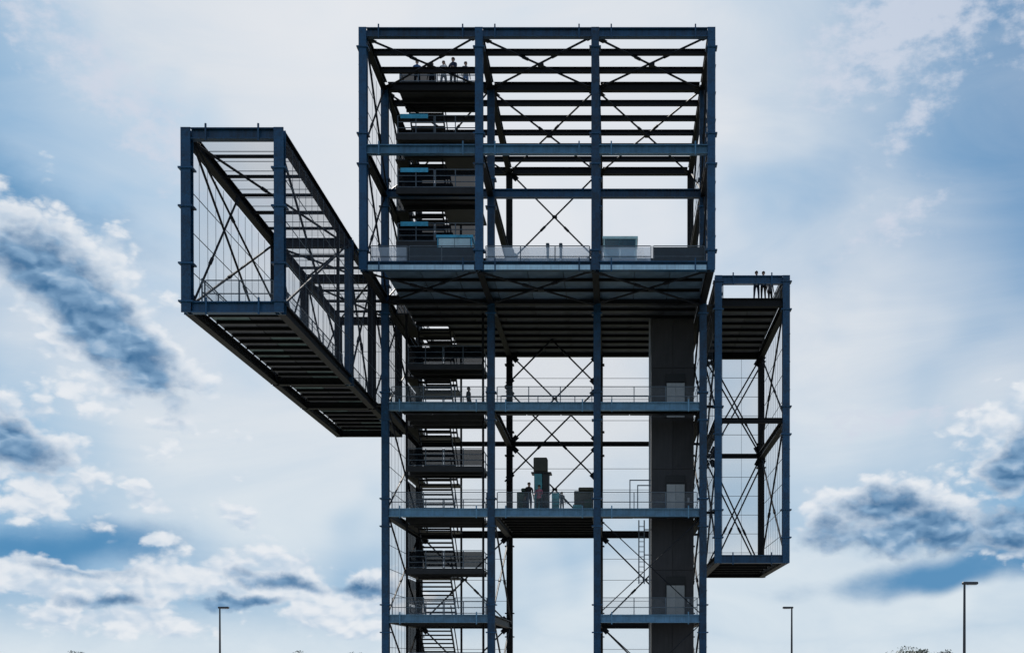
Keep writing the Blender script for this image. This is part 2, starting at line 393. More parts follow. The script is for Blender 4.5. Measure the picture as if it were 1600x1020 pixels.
# head block, front frame
for i in range(3):
    xbeam(CX[i], CX[i + 1], YF, 36, 'blue_steel', brackets=True)
    xbeam(CX[i], CX[i + 1], YF, 30, 'mid_steel', brackets=True)
    xbeam(CX[i], CX[i + 1], YF, 24, 'blue_steel', brackets=True, strip='edge_strip')
    xbeam(CX[i], CX[i + 1], YM, 36); xbeam(CX[i], CX[i + 1], YM, 30, 'blue_steel')
    xbeam(CX[i], CX[i + 1], YM, 24)
    xbeam(CX[i], CX[i + 1], YR, 36); xbeam(CX[i], CX[i + 1], YR, 30); xbeam(CX[i], CX[i + 1], YR, 24); xbeam(CX[i], CX[i + 1], YR, 18, 'shaded_steel', 'purlin')
    if i != 0: xbeam(CX[i], CX[i + 1], YR, 12)
    else: xbeam(CX[i], CX[i + 1], YR, 12)
    xbeam(CX[i], CX[i + 1], YM, 18, 'pale_steel', brackets=True)
    xbeam(CX[i], CX[i + 1], YM, 12, 'pale_steel', brackets=True)
    if i != 1:
        xbeam(CX[i], CX[i + 1], YM, 6, 'pale_steel', brackets=True); xbeam(CX[i], CX[i + 1], YR, 6)
for x in CX:
    for z in (36, 30, 24):
        if z == 30 and x == CX[2]: continue
        ybeam(x, YF, YM, z)
    for z in (36, 30, 24, 18, 12, 6):
        if z == 30 and x == CX[2]: continue
        ybeam(x, YM, YR, z)
# roof purlins and plan bracing
for k in range(1, 9):
    y = YF + 2 * k
    if k != 3: bar('purlin', (CX[0] + .18, y, 36), (CX[3] - .18, y, 36), 'purlin', 'shaded_steel', T)
for i in range(3):
    a, b = CX[i], CX[i + 1]
    xbrace((a, YF, 35.8), (b, YF, 35.8), (a, YM, 35.8), (b, YM, 35.8), (0, 0, .12))
    xbrace((a, YM, 35.8), (b, YM, 35.8), (a, YR, 35.8), (b, YR, 35.8), (0, 0, .12))
    xbrace((a, YF, 23.7), (b, YF, 23.7), (a, YM, 23.7), (b, YM, 23.7), (0, 0, .12))
# wall bracing
for x, s in ((CX[0], .12), (CX[3], -.12)):
    for z in (24, 30):
        xbrace((x, YF, z), (x, YM, z), (x, YF, z + 6), (x, YM, z + 6), (s, 0, 0), False)
        xbrace((x, YM, z), (x, YR, z), (x, YM, z + 6), (x, YR, z + 6), (s, 0, 0), False)
    for z in (0, 6, 12, 18):
        xbrace((x, YM, z), (x, YR, z), (x, YM, z + 6), (x, YR, z + 6), (s, 0, 0), False)
for x in CX[1:3]:
    for z in (0, 6):
        xbrace((x, YM, z), (x, YR, z), (x, YM, z + 6), (x, YR, z + 6), (.12, 0, 0), False)
a, b = CX[1], CX[2]
for z in (12, 18, 24):
    xbrace((a, YR, z), (b, YR, z), (a, YR, z + 6), (b, YR, z + 6), (0, .12, 0), True)
for z in (15, 21):
    xbrace((a, YR - 3.5, z), (b, YR - 3.5, z), (a, YR - 3.5, z + 6), (b, YR - 3.5, z + 6), (0, .12, 0), False)
    bar('post', (a, YR - 3.5, z), (a, YR - 3.5, z + 6), 'thin', 'shaded_steel', T) if False else None
xbrace((a, YR - 3.0, 24.3), (b, YR - 3.0, 24.3), (a, YR - 3.0, 30), (b, YR - 3.0, 30), (0, .12, 0), False)
xbrace((a, YR, 30), (b, YR, 30), (a, YR, 36), (b, YR, 36), (0, .12, 0), True)
for i in (0, 2):
    for z in (0, 6):
        xbrace((CX[i], YR, z), (CX[i + 1], YR, z), (CX[i], YR, z + 6), (CX[i + 1], YR, z + 6), (0, .12, 0), True)
xbrace((CX[2], YM + .25, 6.2), (CX[3], YM + .25, 6.2), (CX[2], YM + .25, 11.8), (CX[3], YM + .25, 11.8), (0, .1, 0), False, 'cable')
xbrace((CX[2], YM + .25, .2), (CX[3], YM + .25, .2), (CX[2], YM + .25, 5.8), (CX[3], YM + .25, 5.8), (0, .1, 0), False, 'cable')

# decks: sheet panels laid on joists
def deck(x0, x1, y0, y1, z, nx, ny, mats, joists=True, gap=.02, name='deck_panel', skip=(), topping=True):
    dx, dy = (x1 - x0) / nx, (y1 - y0) / ny
    key = ('deck', round(dx, 3), round(dy, 3))
    for i in range(nx):
        for j in range(ny):
            xa, ya = x0 + i * dx, y0 + j * dy
            if any(sx0 < xa + dx / 2 < sx1 and sy0 < ya + dy / 2 < sy1 for sx0, sx1, sy0, sy1 in skip): continue
            m = mats[(i * 7 + j * 3 + (j // 2)) % len(mats)]
            kk = key + (m,)
            if kk not in MC: MC[kk] = boxes_mesh(name, [(gap, dx - gap, gap, dy - gap, 0, .05)], [m])
            o = link(name, MC[kk], None, T); o.location = (xa, ya, z + random.uniform(-.006, .006))
    if topping:
        tl = [(x0 + .03, x1 - .03, y0 + .03, y1 - .03, z + .058, z + .075)]
        for sx0, sx1, sy0, sy1 in skip: tl = [(x0 + .03, sx0, y0 + .03, y1 - .03, z + .058, z + .075), (sx1, x1 - .03, y0 + .03, y1 - .03, z + .058, z + .075), (sx0, sx1, y0 + .03, sy0, z + .058, z + .075), (sx0, sx1, sy1, y1 - .03, z + .058, z + .075)]
        boxes('floor_finish', tl, ['deck_sheet'], T, (x0, y0, z))
    if joists:
        for j in range(1, ny):
            y = y0 + j * dy
            if any(abs(y - q) < .3 for q in (YF, YM, YR)): continue
            bar('joist', (x0 + .12, y, z - .08), (x1 - .12, y, z - .08), 'joist', 'shaded_steel', T)
deck(CX[0] + .9, CX[3] - .2, YF + .2, YM - .2, 24.02, 9, 3, ['deck_blue'])
deck(CX[0] + .9, CX[3] - .2, YM + .2, YR - .2, 24.02, 9, 8, ['deck_sheet'], skip=((-12.1, -10.0, 75.2, 80.4),))
deck(CX[1] + .2, CX[2] - .2, YM + .2, YR - .2, 12.05, 3, 8, ['deck_sheet'])
deck(CX[1] - .2, CX[3] - .1, YM + .2, 73.2, 18.05, 6, 2, ['deck_sheet'])
deck(CX[2] + .2, CX[3] - .1, YM + .2, 73.7, 12.05, 3, 2, ['deck_sheet'])
deck(CX[2] + .2, CX[3] - .1, YM + .2, 73.7, 6.05, 3, 2, ['deck_sheet'])
for z in (6, 12, 18): deck(CX[0] + .6, CX[1] - .3, YM + .2, 73.0, z + .05, 3, 2, ['deck_sheet'])

# railings
def railing(x0, x1, y, z, m='rail_mesh', top='rail_steel', h=1.1, step=2.0, rails=(1.1, .55, .12), solid=None, axis='x'):
    """one run: posts, rails and an infill; built as one mesh, infill a sub-part"""
    L = x1 - x0; n = max(1, int(round(L / step)))
    lst = [(0 + i * L / n - .025, i * L / n + .025, -.025, .025, 0, h) for i in range(n + 1)]
    lst += [(.03, L - .03, -.02 - .002 * i, .02 + .002 * i, q - .02, q + .02) for i, q in enumerate(rails)]
    inf = (.03, L - .03, -.006, .006, .10, h - .06)
    if axis == 'y':
        sw = lambda b: (b[2], b[3], b[0], b[1], b[4], b[5])
        lst = [sw(b) for b in lst]; inf = sw(inf); loc = (y, x0, z)
    else: loc = (x0, y, z)
    o = link('railing', boxes_mesh('railing', lst, [top]), None, T); o.location = loc; keep(o)
    if m:
        g = link('infill', boxes_mesh('infill', [inf], [m]), None, o); g.location = loc
    return o
for i, (a, b) in enumerate(((CX[0] + .3, CX[0] + 2.2), (CX[0] + 2.3, CX[1] - .3), (CX[1] + .3, CX[2] - .3))):
    railing(a, b, YF + .35, 24.07, ('pale_glass', 'dark_panel', 'pale_glass')[i], 'rail_steel')
railing(CX[2] + .3, 1.8, YF + .35, 24.07, 'pale_glass', 'rail_steel'); railing(1.9, CX[3] - .3, YF + .35, 24.07, 'dark_panel', 'rail_steel')
for x in (CX[0] + .95, CX[3] - .35): railing(YF + .5, YR - .5, x, 24.07, 'rail_mesh', axis='y')
railing(CX[0] + 1, CX[3] - .4, YR - .35, 24.07, 'rail_mesh')
for z in (12, 18):
    for a, b in ((CX[1] + .3, CX[2] - .3), (CX[2] + .3, CX[3] - .3)): railing(a, b, YM + .35, z + .1, 'rail_mesh')
railing(CX[1] + .3, CX[2] - .3, YR - .35, 12.1, 'rail_mesh')
railing(CX[1] + .3, 1.9, 73.1, 18.1, None)
railing(CX[2] + .3, CX[3] - .3, YM + .35, 6.1, 'rail_mesh')
for z in (6, 12, 18): railing(CX[0] + .3, CX[1] - .3, YM + .35, z + .1, 'rail_mesh')

# stair tower in the first bay: landings every 3 m, flights rising towards the front
SX0, SX1 = -12.35, -7.85
FX0, FX1 = -12.15, -10.2
def flight_span(z): return (72.9, 76.6) if z >= 24 else (76.0, 79.7)
for k in range(0, 13):
    z = 3 * k
    ya, yb = flight_span(z); yp = flight_span(z - 3)[0]      # this flight; where the flight below arrives
    if k > 0 and z != 24:
        yf = 69.6 if z in (27, 30, 33) else (70.45 if z == 36 else 73.0)
        lst = [(SX0, SX1, yf, yp, z - .10, z), (SX0, SX1, yf - .03, yf + .05, z - .28, z + .06)]
        for q in range(1, int((yp - yf) / 1.2) + 1): lst.append((SX0 + .05, SX1 - .05, yf + 1.2 * q - .06, yf + 1.2 * q + .06, z - .30, z - .10))
        if z in (27, 30, 33):
            lst += [(FX1 + .1, SX1, yp, 75.2, z - .098, z - .002), (SX0, FX0 - .1, yp, 75.2, z - .098, z - .002)]
        boxes('landing', lst, ['landing_deck'], T, (SX0, yf, z))
        up = z in (27, 30)
        railing(SX0 + .1, FX1 - .02, yf + .08, z, None if z in (33, 18, 12, 6) else 'dark_mesh', 'rail_steel', rails=(1.1, .75, .42, .12), step=1.2)
        if z in (27, 30, 33): boxes('rail_board', [(SX0 + .25, FX1 - .35, yf + .02, yf + .05, z + .93, z + 1.17)], ['cyan_paint'], T, (SX0, yf, z + 1))
        railing(FX1 + .05, SX1 - .05, yf + .08, z, {36: 'rail_mesh', 33: None, 18: None, 12: None, 6: None}.get(z, 'dark_mesh'), 'rail_steel', rails=(1.1, .75, .42, .12), step=1.1)
        if z == 36:
            for xx in (SX0 + .05, SX1 - .05): railing(yf + .2, yp, xx, z, 'rail_mesh', axis='y')
        else: railing(yf + .2, yp + .8, SX1 - .06, z, None, axis='y')
    if k > 0 and k < 12:
        boxes('side_walk', [(SX0 - .62, FX0 - .08, min(ya, yp), yb + 1.5, z - .09, z - .01)], ['landing_deck'], T, (SX0, ya, z))
        boxes('rear_landing', [(FX0 - .08, FX1 + .1, yb, yb + 1.5, z - .09, z - .01)], ['landing_deck'], T, (FX0, yb, z))
        railing(min(ya, yp) + .1, yb + 1.4, SX0 - .55, z, 'dark_mesh', axis='y')
        railing(ya + .1, yb - .1, FX0 - .14, z, None, axis='y')
    if k < 12:
        n = 12
        fl = bar('stair_flight', (FX1, yb, z - .05), (FX1, ya, z + 3 - .05), 'stringer', 'shaded_steel', T)
        bar('stringer', (FX0, yb, z - .05), (FX0, ya, z + 3 - .05), 'stringer', 'shaded_steel', fl)
        bar('handrail', (FX1 + .04, yb, z + 1.0), (FX1 + .04, ya, z + 4.0), 'rail', 'rod_steel', fl)
        for j in range(1, n):
            yy, zz = yb - (yb - ya) * j / n, z + 3 * j / n
            kk = 'tread'
            if kk not in MC: MC[kk] = boxes_mesh('tread', [(0.04, FX1 - FX0 - .04, -.16, .16, -.09, 0)], ['shaded_steel'])
            o = link('tread', MC[kk], None, fl); o.location = (FX0, yy, zz)
        # dark sheet added along the outer side to darken that strip of the stairs
        boxes('dark_side_sheet', [(SX0 - .55, SX0 - .52, ya + .2, yb + 1.3, z + 1.15, z + 2.7)], ['dark_mesh'], T, (SX0, ya, z))
# stair posts
for x, y in ((SX0, 73.05), (SX1, 73.05), (SX0 - .45, 81.1), (FX1 + .05, 81.1), (SX1, 75.95)):
    bar('stair_post', (x, y, 0), (x, y, 24 if y < 76 else 33), 'thin', 'shaded_steel', T)

# lift shaft: clad core, a door on each floor
LX0, LX1, LY0, LY1 = 2.08, 4.60, 73.8, 76.6
shaft = boxes('lift_shaft', [(LX0 + .06, LX1 - .06, LY0 + .06, LY1 - .06, 0, 24.0)], ['shaft_panel'], T, (LX0, LY0, 0))
for k in range(8):
    for (b) in ((LX0, (LX0 + LX1) / 2 - .012, LY0, LY0 + .06), ((LX0 + LX1) / 2 + .012, LX1, LY0, LY0 + .06), (LX0, LX0 + .06, LY0 + .07, LY1), (LX1 - .06, LX1, LY0 + .07, LY1)):
        boxes('cladding_panel', [(b[0], b[1], b[2], b[3], 3 * k + .012, 3 * k + 2.985)], ['shaft_panel'], shaft, (b[0], b[2], 3 * k))
for z in (0, 6, 12, 18):
    for q in (0, 1):
        bevel(boxes('lift_door', [(2.98 + .54 * q, 3.51 + .54 * q, LY0 - .05, LY0 - .004, z + .06, z + 2.10)], ['lift_door'], shaft, (2.98 + .54 * q, LY0, z)), .006)
        boxes('door_frame', [(2.90 + 1.16 * q, 2.97 + 1.16 * q, LY0 - .09, LY0 - .004, z + .06, z + 2.13)], ['black_panel'], shaft, (2.9, LY0, z))
    boxes('lintel', [(2.94, 4.09, LY0 - .12, LY0 - .004, z + 2.14, z + 2.62)], ['black_panel'], shaft, (2.98, LY0, z + 2.1))
    boxes('call_panel', [(4.22, 4.34, LY0 - .03, LY0 - .004, z + 1.0, z + 1.3)], ['shaft_trim'], shaft, (4.22, LY0, z + 1))
boxes('drain_pipe', [(LX0 - .16, LX0 - .06, LY0 - .02, LY0 + .08, 0, 24)], ['shaft_trim'], shaft, (LX0, LY0, 0))
# ladder beside the shaft and a pipe gate on the second floor
lad = [(1.30, 1.37, 74.0, 74.06, 6.3, 12.9), (1.62, 1.69, 74.0, 74.06, 6.3, 12.9)]
lad = [(1.30, 1.37, 74.0, 74.06, 8.2, 12.0), (1.62, 1.69, 74.0, 74.06, 8.2, 12.0)] + [(1.37, 1.62, 74.01, 74.05, 8.3 + .3 * i, 8.34 + .3 * i) for i in range(12)] + [(1.69, 2.1, 74.0, 74.05, q, q + .06) for q in (8.4, 9.9, 11.4)]
boxes('ladder', lad, ['rail_steel'], T, (1.5, 74, 8.2))
boxes('pipe_gate', [(.75, .81, 72.0, 72.06, 12.1, 14.05), (.75, 2.0, 72.0, 72.06, 14.05, 14.11), (1.2, 1.26, 72.0, 72.06, 12.1, 13.75), (1.2, 2.0, 72.002, 72.062, 13.75, 13.81)], ['rail_steel'], T, (1, 72, 12.1))

# mesh cladding of the tower
for z in (24, 30):
    for x in (CX[0] - .24, CX[3] + .24):
        mesh_panel((x, YF, z + .2), (x, YM, z + .2), (x, YM, z + 5.8), (x, YF, z + 5.8))
        mesh_panel((x, YM, z + .2), (x, YR, z + .2), (x, YR, z + 5.8), (x, YM, z + 5.8))
for z in (0, 6, 12, 18):
    for x in (CX[0] - .24, CX[3] + .24):
        mesh_panel((x, YM, z + .2), (x, YR, z + .2), (x, YR, z + 5.8), (x, YM, z + 5.8))
    for i in range(3):
        if i == 1 and z < 12: continue
        mesh_panel((CX[i] + .2, YR + .26, z + .2), (CX[i + 1] - .2, YR + .26, z + .2), (CX[i + 1] - .2, YR + .26, z + 5.8), (CX[i] + .2, YR + .26, z + 5.8), 'rear_mesh')
for i in range(3):
    mesh_panel((CX[i] + .2, YR + .26, 24.2), (CX[i + 1] - .2, YR + .26, 24.2), (CX[i + 1] - .2, YR + .26, 29.8), (CX[i] + .2, YR + .26, 29.8), 'rear_mesh')

# ---- left arm: a long box pushed out towards the viewer
AX0, AX1, AZ0, AZ1 = -17.68, -13.86, 18.1, 25.2
AY = [51.2, 64.4, 70.4, 79.0]
for n_, y in enumerate(AY):
    m = 'blue_steel' if n_ == 0 else 'shaded_steel'
    for x in (AX0, AX1): column(x, y, AZ0 - .23, AZ1 + .23, 'blue_steel' if (n_ == 0 or (n_ == 1 and x == AX1)) else 'shaded_steel', (AZ0 + 1.0, AZ1 - 2.2) if n_ == 0 else ())
    xbeam(AX0, AX1, y, AZ1, m, brackets=(n_ == 0)); xbeam(AX0, AX1, y, AZ0, 'pale_steel' if False else m, brackets=(n_ == 0))
for x in (AX0, AX1):
    for z in (AZ0, AZ1):
        for q in range(3): ybeam(x, AY[q], AY[q + 1], z)
for q in range(3):
    n = (6, 3, 4)[q]; y0, y1 = AY[q], AY[q + 1]
    for j in range(1, n):
        bar('purlin', (AX0 + .18, y0 + (y1 - y0) * j / n, AZ1), (AX1 - .18, y0 + (y1 - y0) * j / n, AZ1), 'thin', 'shaded_steel', T)
    xbrace((AX0, y0, AZ1 - .15), (AX1, y0, AZ1 - .15), (AX0, y1, AZ1 - .15), (AX1, y1, AZ1 - .15), (0, 0, .12), False)
    for x, s in ((AX0, .12), (AX1, -.12)):
        xbrace((x, y0, AZ0), (x, y1, AZ0), (x, y0, AZ1), (x, y1, AZ1), (s, 0, 0), False)
    for x in (AX0 - .24, AX1 + .24): mesh_panel((x, y0, AZ0 + .2), (x, y1, AZ0 + .2), (x, y1, AZ1 - .2), (x, y0, AZ1 - .2))
    mesh_panel((AX0, y0 + .2, AZ1 + .27), (AX1, y0 + .2, AZ1 + .27), (AX1, y1 - .2, AZ1 + .27), (AX0, y1 - .2, AZ1 + .27), 'roof_mesh', step=1.1)
    ym = (y0 + y1) / 2
    if q == 0:
        for x in (AX0,):
            brace((x + .15, y0, AZ0), (x + .15, ym, AZ1)); brace((x + .15, y0, AZ1), (x + .15, y1, (AZ0 + AZ1) / 2))
        bar('mid_post', (AX1, ym + 4, AZ0), (AX1, ym + 4, AZ1), 'thin', 'shaded_steel', T)
    deck(AX0 + .34, AX1 - .2, y0 + .15, y1 - .15, AZ0 + .12, 2, (12, 5, 7)[q], ['deck_green', 'deck_sheet', 'deck_sheet'])
    for x in (AX0 + .5, AX1 - .3): railing(y0 + .3, y1 - .3, x, AZ0 + .2, 'rail_mesh', axis='y')
mesh_panel((AX0 + .2, AY[3] + .25, AZ0 + .2), (AX1 - .2, AY[3] + .25, AZ0 + .2), (AX1 - .2, AY[3] + .25, AZ1 - .2), (AX0 + .2, AY[3] + .25, AZ1 - .2))
railing(AX0 + .55, AX1 - .4, AY[0] + .5, AZ0 + .18, 'rail_mesh', step=1.4)
xbrace((AX0, AY[1], AZ0), (AX1, AY[1], AZ0), (AX0, AY[1], AZ1), (AX1, AY[1], AZ1), (0, .12, 0), False) if False else None
for q in (1, 2, 3):   # short ties back to the trunk
    y = AY[q]
    for z in (AZ0, AZ1 - .6): bar('tie_beam', (AX1 + .2, y + .02, z), (CX[0] - .2, y + .02, z), 'joist', 'shaded_steel', T) if y >= 70 else None

# ---- right arm: an upright box hung on the trunk
BX0, BX1, BZ = 5.76, 9.60, (9.37, 17.2, 25.13)
for y in (YM, YR):
    m = 'blue_steel' if y == YM else 'shaded_steel'
    for x in (BX0, BX1): column(x, y, BZ[0] - .23, BZ[2] + .23, m, (BZ[2] - .9, BZ[1], BZ[0] + 2) if y == YM else (BZ[1],))
    for z in BZ: xbeam(BX0, BX1, y, z, 'blue_steel' if (y == YM and z != BZ[1]) else 'shaded_steel', 'purlin' if z == BZ[1] else 'beam', brackets=(y == YM and z != BZ[1]))
    xbeam(BX0, BX1, y, 24.0 - .15, 'shaded_steel')
    for z0, z1 in ((BZ[0], BZ[1]), (BZ[1], 23.8)):
        if y == YR:
            xbrace((BX0, y, z0), (BX1, y, z0), (BX0, y, z1), (BX1, y, z1), (0, .1, 0), False)
            xbrace((BX0 + .45, y + .2, z0), (BX1 + .3, y + .2, z0 - .2), (BX0 + .45, y + .2, z1), (BX1 + .3, y + .2, z1), (0, .1, 0), False)
            mesh_panel((BX0, y + .3, z0 + .2), (BX1, y + .3, z0 + .2), (BX1, y + .3, z1 - .1), (BX0, y + .3, z1 - .1), step=1.3)
for x in (BX0, BX1):
    for z in BZ + (23.85,): ybeam(x, YM, YR, z)
    s = .1 if x == BX0 else -.1
    for z0, z1 in ((BZ[0], BZ[1]), (BZ[1], 23.8)):
        xbrace((x, YM, z0), (x, YR, z0), (x, YM, z1), (x, YR, z1), (s, 0, 0), False)
        mesh_panel((x + (.24 if x == BX1 else -.24), YM, z0 + .2), (x + (.24 if x == BX1 else -.24), YR, z0 + .2), (x + (.24 if x == BX1 else -.24), YR, z1 - .1), (x + (.24 if x == BX1 else -.24), YM, z1 - .1))
deck(BX0 + .2, BX1 - .2, YM + .2, YR - .2, 24.0, 2, 8, ['deck_sheet'])
deck(BX0 + .2, BX1 - .2, YM + .2, YR - .2, BZ[0] + .05, 2, 6, ['deck_sheet'])
for x in (BX0 + .3, BX1 - .3): railing(YM + .4, YR - .4, x, 24.06, 'rail_mesh', axis='y')
railing(BX0 + .4, BX1 - .4, YR - .3, 24.06, 'rail_mesh', step=1.5)
for y in (YM + .02, YR - .02):
    for z in (12, 18): bar('tie_beam', (CX[3] + .2, y, z), (BX0 - .2, y, z), 'joist', 'shaded_steel', T)
boxes('foot_bridge', [(CX[3] + .2, BX0 + .2, YM + 1.0, YM + 3.0, 23.98, 24.05)], ['deck_sheet'], T, (CX[3], YM, 24))

# ------------------------------------------------------------------ things on the floors
def glass_cabin(x0, x1, y0, y1, z, h, glass, frame, label):
    t = empty('glass_cabin', ((x0 + x1) / 2, (y0 + y1) / 2, z)); tag(t, label, 'cabin')
    for x in (x0, x1 - .06):
        for y in (y0, y1 - .06): boxes('post', [(x, x + .06, y, y + .06, z, z + h - .08)], [frame], t, (x, y, z))
    boxes('roof', [(x0 - .06, x1 + .06, y0 - .06, y1 + .06, z + h - .08, z + h + .06)], [frame], t, (x0, y0, z + h))
    boxes('sill', [(x0 + .06, x1 - .06, y0, y0 + .06, z + .9, z + .98)], [frame], t, (x0, y0, z + .9))
    n = 2
    for i in range(n):
        a, b = x0 + .07 + i * (x1 - x0 - .14) / n, x0 + .05 + (i + 1) * (x1 - x0 - .14) / n
        boxes('pane', [(a, b, y0 + .02, y0 + .03, z + 1.0, z + h - .10)], [glass], t, (a, y0, z + 1))
        boxes('lower_panel', [(a, b, y0 + .02, y0 + .04, z + .04, z + .88)], [frame], t, (a, y0, z))
        boxes('pane', [(a, b, y1 - .03, y1 - .02, z + .06, z + h - .10)], [glass], t, (a, y1, z + 1))
    for x in (x0 + .02, x1 - .03): boxes('pane', [(x, x + .01, y0 + .08, y1 - .08, z + .06, z + h - .10)], [glass], t, (x, y0, z))
    return t
FL = 24.07
glass_cabin(-.70, 1.10, 67.4, 69.0, FL, 2.45, 'teal_glass', 'cabin_frame', 'small teal glass cabin on the floor of the head block')
glass_cabin(-9.6, -7.75, 66.6, 68.2, FL, 2.25, 'sky_pale_panel', 'cyan_paint', 'bright blue framed glass cabin in front of the stairs')
def slim_post(x, y, z, h, label):
    t = empty('viewing_post', (x, y, z)); tag(t, label, 'post', 'slim dark posts on the head block floor')
    bar('shaft', (x, y, z), (x, y, z + h - .25), 'pole', 'dark_panel', t)
    boxes('foot_plate', [(x - .16, x + .16, y - .16, y + .16, z, z + .03)], ['dark_panel'], t, (x, y, z))
    bevel(boxes('head', [(x - .09, x + .09, y - .14, y + .14, z + h - .25, z + h)], ['dark_panel'], t, (x, y, z + h)), .03)
for xx in (-3.62, -2.93): slim_post(xx, 65.4, FL, 1.45, 'slim dark post of the pair behind the glass railing of the head block')
# display on the bridge floor between the legs
Z12 = 12.1
t = empty('display_tower', (-4.35, 72.4, Z12)); tag(t, 'tall teal and black display column with olive top on the bridge floor', 'display column')
bevel(boxes('plinth', [(-4.85, -3.85, 71.9, 72.9, Z12, Z12 + .25)], ['black_panel'], t, (-4.35, 72.4, Z12)))
bevel(boxes('front_panel', [(-4.78, -4.32, 71.95, 72.8, Z12 + .25, Z12 + 2.35)], ['teal_panel'], t, (-4.5, 72.4, Z12)))
bevel(boxes('side_panel', [(-4.30, -3.92, 71.99, 72.84, Z12 + .25, Z12 + 2.45)], ['black_panel'], t, (-4.1, 72.4, Z12)))
bevel(boxes('cap', [(-4.82, -4.02, 71.97, 72.8, Z12 + 2.46, Z12 + 3.3)], ['olive_panel'], t, (-4.4, 72.4, Z12 + 2.4)), .05)
bevel(boxes('ledge', [(-4.95, -3.78, 71.9, 72.86, Z12 + 2.36, Z12 + 2.45)], ['black_panel'], t, (-4.4, 72.4, Z12 + 2.3)))
def cabinet(x0, x1, y0, y1, h, m, m2, label):
    t = empty('display_cabinet', ((x0 + x1) / 2, (y0 + y1) / 2, Z12)); tag(t, label, 'cabinet')
    bevel(boxes('body', [(x0, x1, y0 + .04, y1, Z12 + .08, Z12 + h)], [m], t, (x0, y0, Z12)), .04)
    for i in range(2):
        a = x0 + .04 + i * (x1 - x0) / 2
        bevel(boxes('door', [(a, a + (x1 - x0) / 2 - .08, y0, y0 + .035, Z12 + .15, Z12 + h * .62)], [m2 if i else m], t, (a, y0, Z12)))
    bevel(boxes('lid', [(x0 + .25, x1 + .04, y0 - .02, y1 + .04, Z12 + h + .005, Z12 + h + .2)], [m], t, (x0, y0, Z12 + h)), .05)
    for i in (0, 1): boxes('foot', [(x0 + .06 + i * (x1 - x0 - .2), x0 + .14 + i * (x1 - x0 - .2), y0 + .1, y1 - .1, Z12, Z12 + .08)], ['black_panel'], t, (x0, y0, Z12))
cabinet(-5.75, -5.1, 71.5, 72.3, 1.25, 'green_panel', 'black_panel', 'dark green display cabinet beside the tall display column')
cabinet(-2.45, -1.35, 71.5, 72.4, 1.3, 'olive_panel', 'green_panel', 'olive display cabinet beside the blue column on the bridge floor')
def crate(x, y, m, label, s=(.5, .4, .45), z=Z12):
    t = empty('crate', (x, y, z)); tag(t, label, 'crate')
    a, b, h = s
    boxes('base', [(x - a / 2, x + a / 2, y - b / 2, y + b / 2, z, z + .04)], [m], t, (x, y, z))
    for i in range(3):
        zz = z + .06 + i * (h - .06) / 3
        boxes('slat', [(x - a / 2, x + a / 2, y - b / 2, y - b / 2 + .025, zz, zz + (h - .06) / 3 - .03)], [m], t, (x, y, zz))
        boxes('slat', [(x - a / 2, x + a / 2, y + b / 2 - .025, y + b / 2, zz, zz + (h - .06) / 3 - .03)], [m], t, (x, y, zz))
        for sx in (-1, 1): boxes('slat', [(x + sx * (a / 2 - .0125) - .012, x + sx * (a / 2 - .0125) + .012, y - b / 2 + .026, y + b / 2 - .026, zz, zz + (h - .06) / 3 - .03)], [m], t, (x, y, zz))
    for sx in (-1, 1):
        for sy in (-1, 1): boxes('corner_post', [(x + sx * (a / 2 - .04) - .02, x + sx * (a / 2 - .04) + .02, y + sy * (b / 2 - .05) - .02, y + sy * (b / 2 - .05) + .02, z + .04, z + h)], [m], t, (x, y, z))
crate(-2.25, 71.2, 'teal_panel', 'teal slatted crate in front of the olive cabinet')
crate(-3.5, 71.3, 'teal_panel', 'tall teal slatted crate beside the display column', (.42, .4, 1.15))

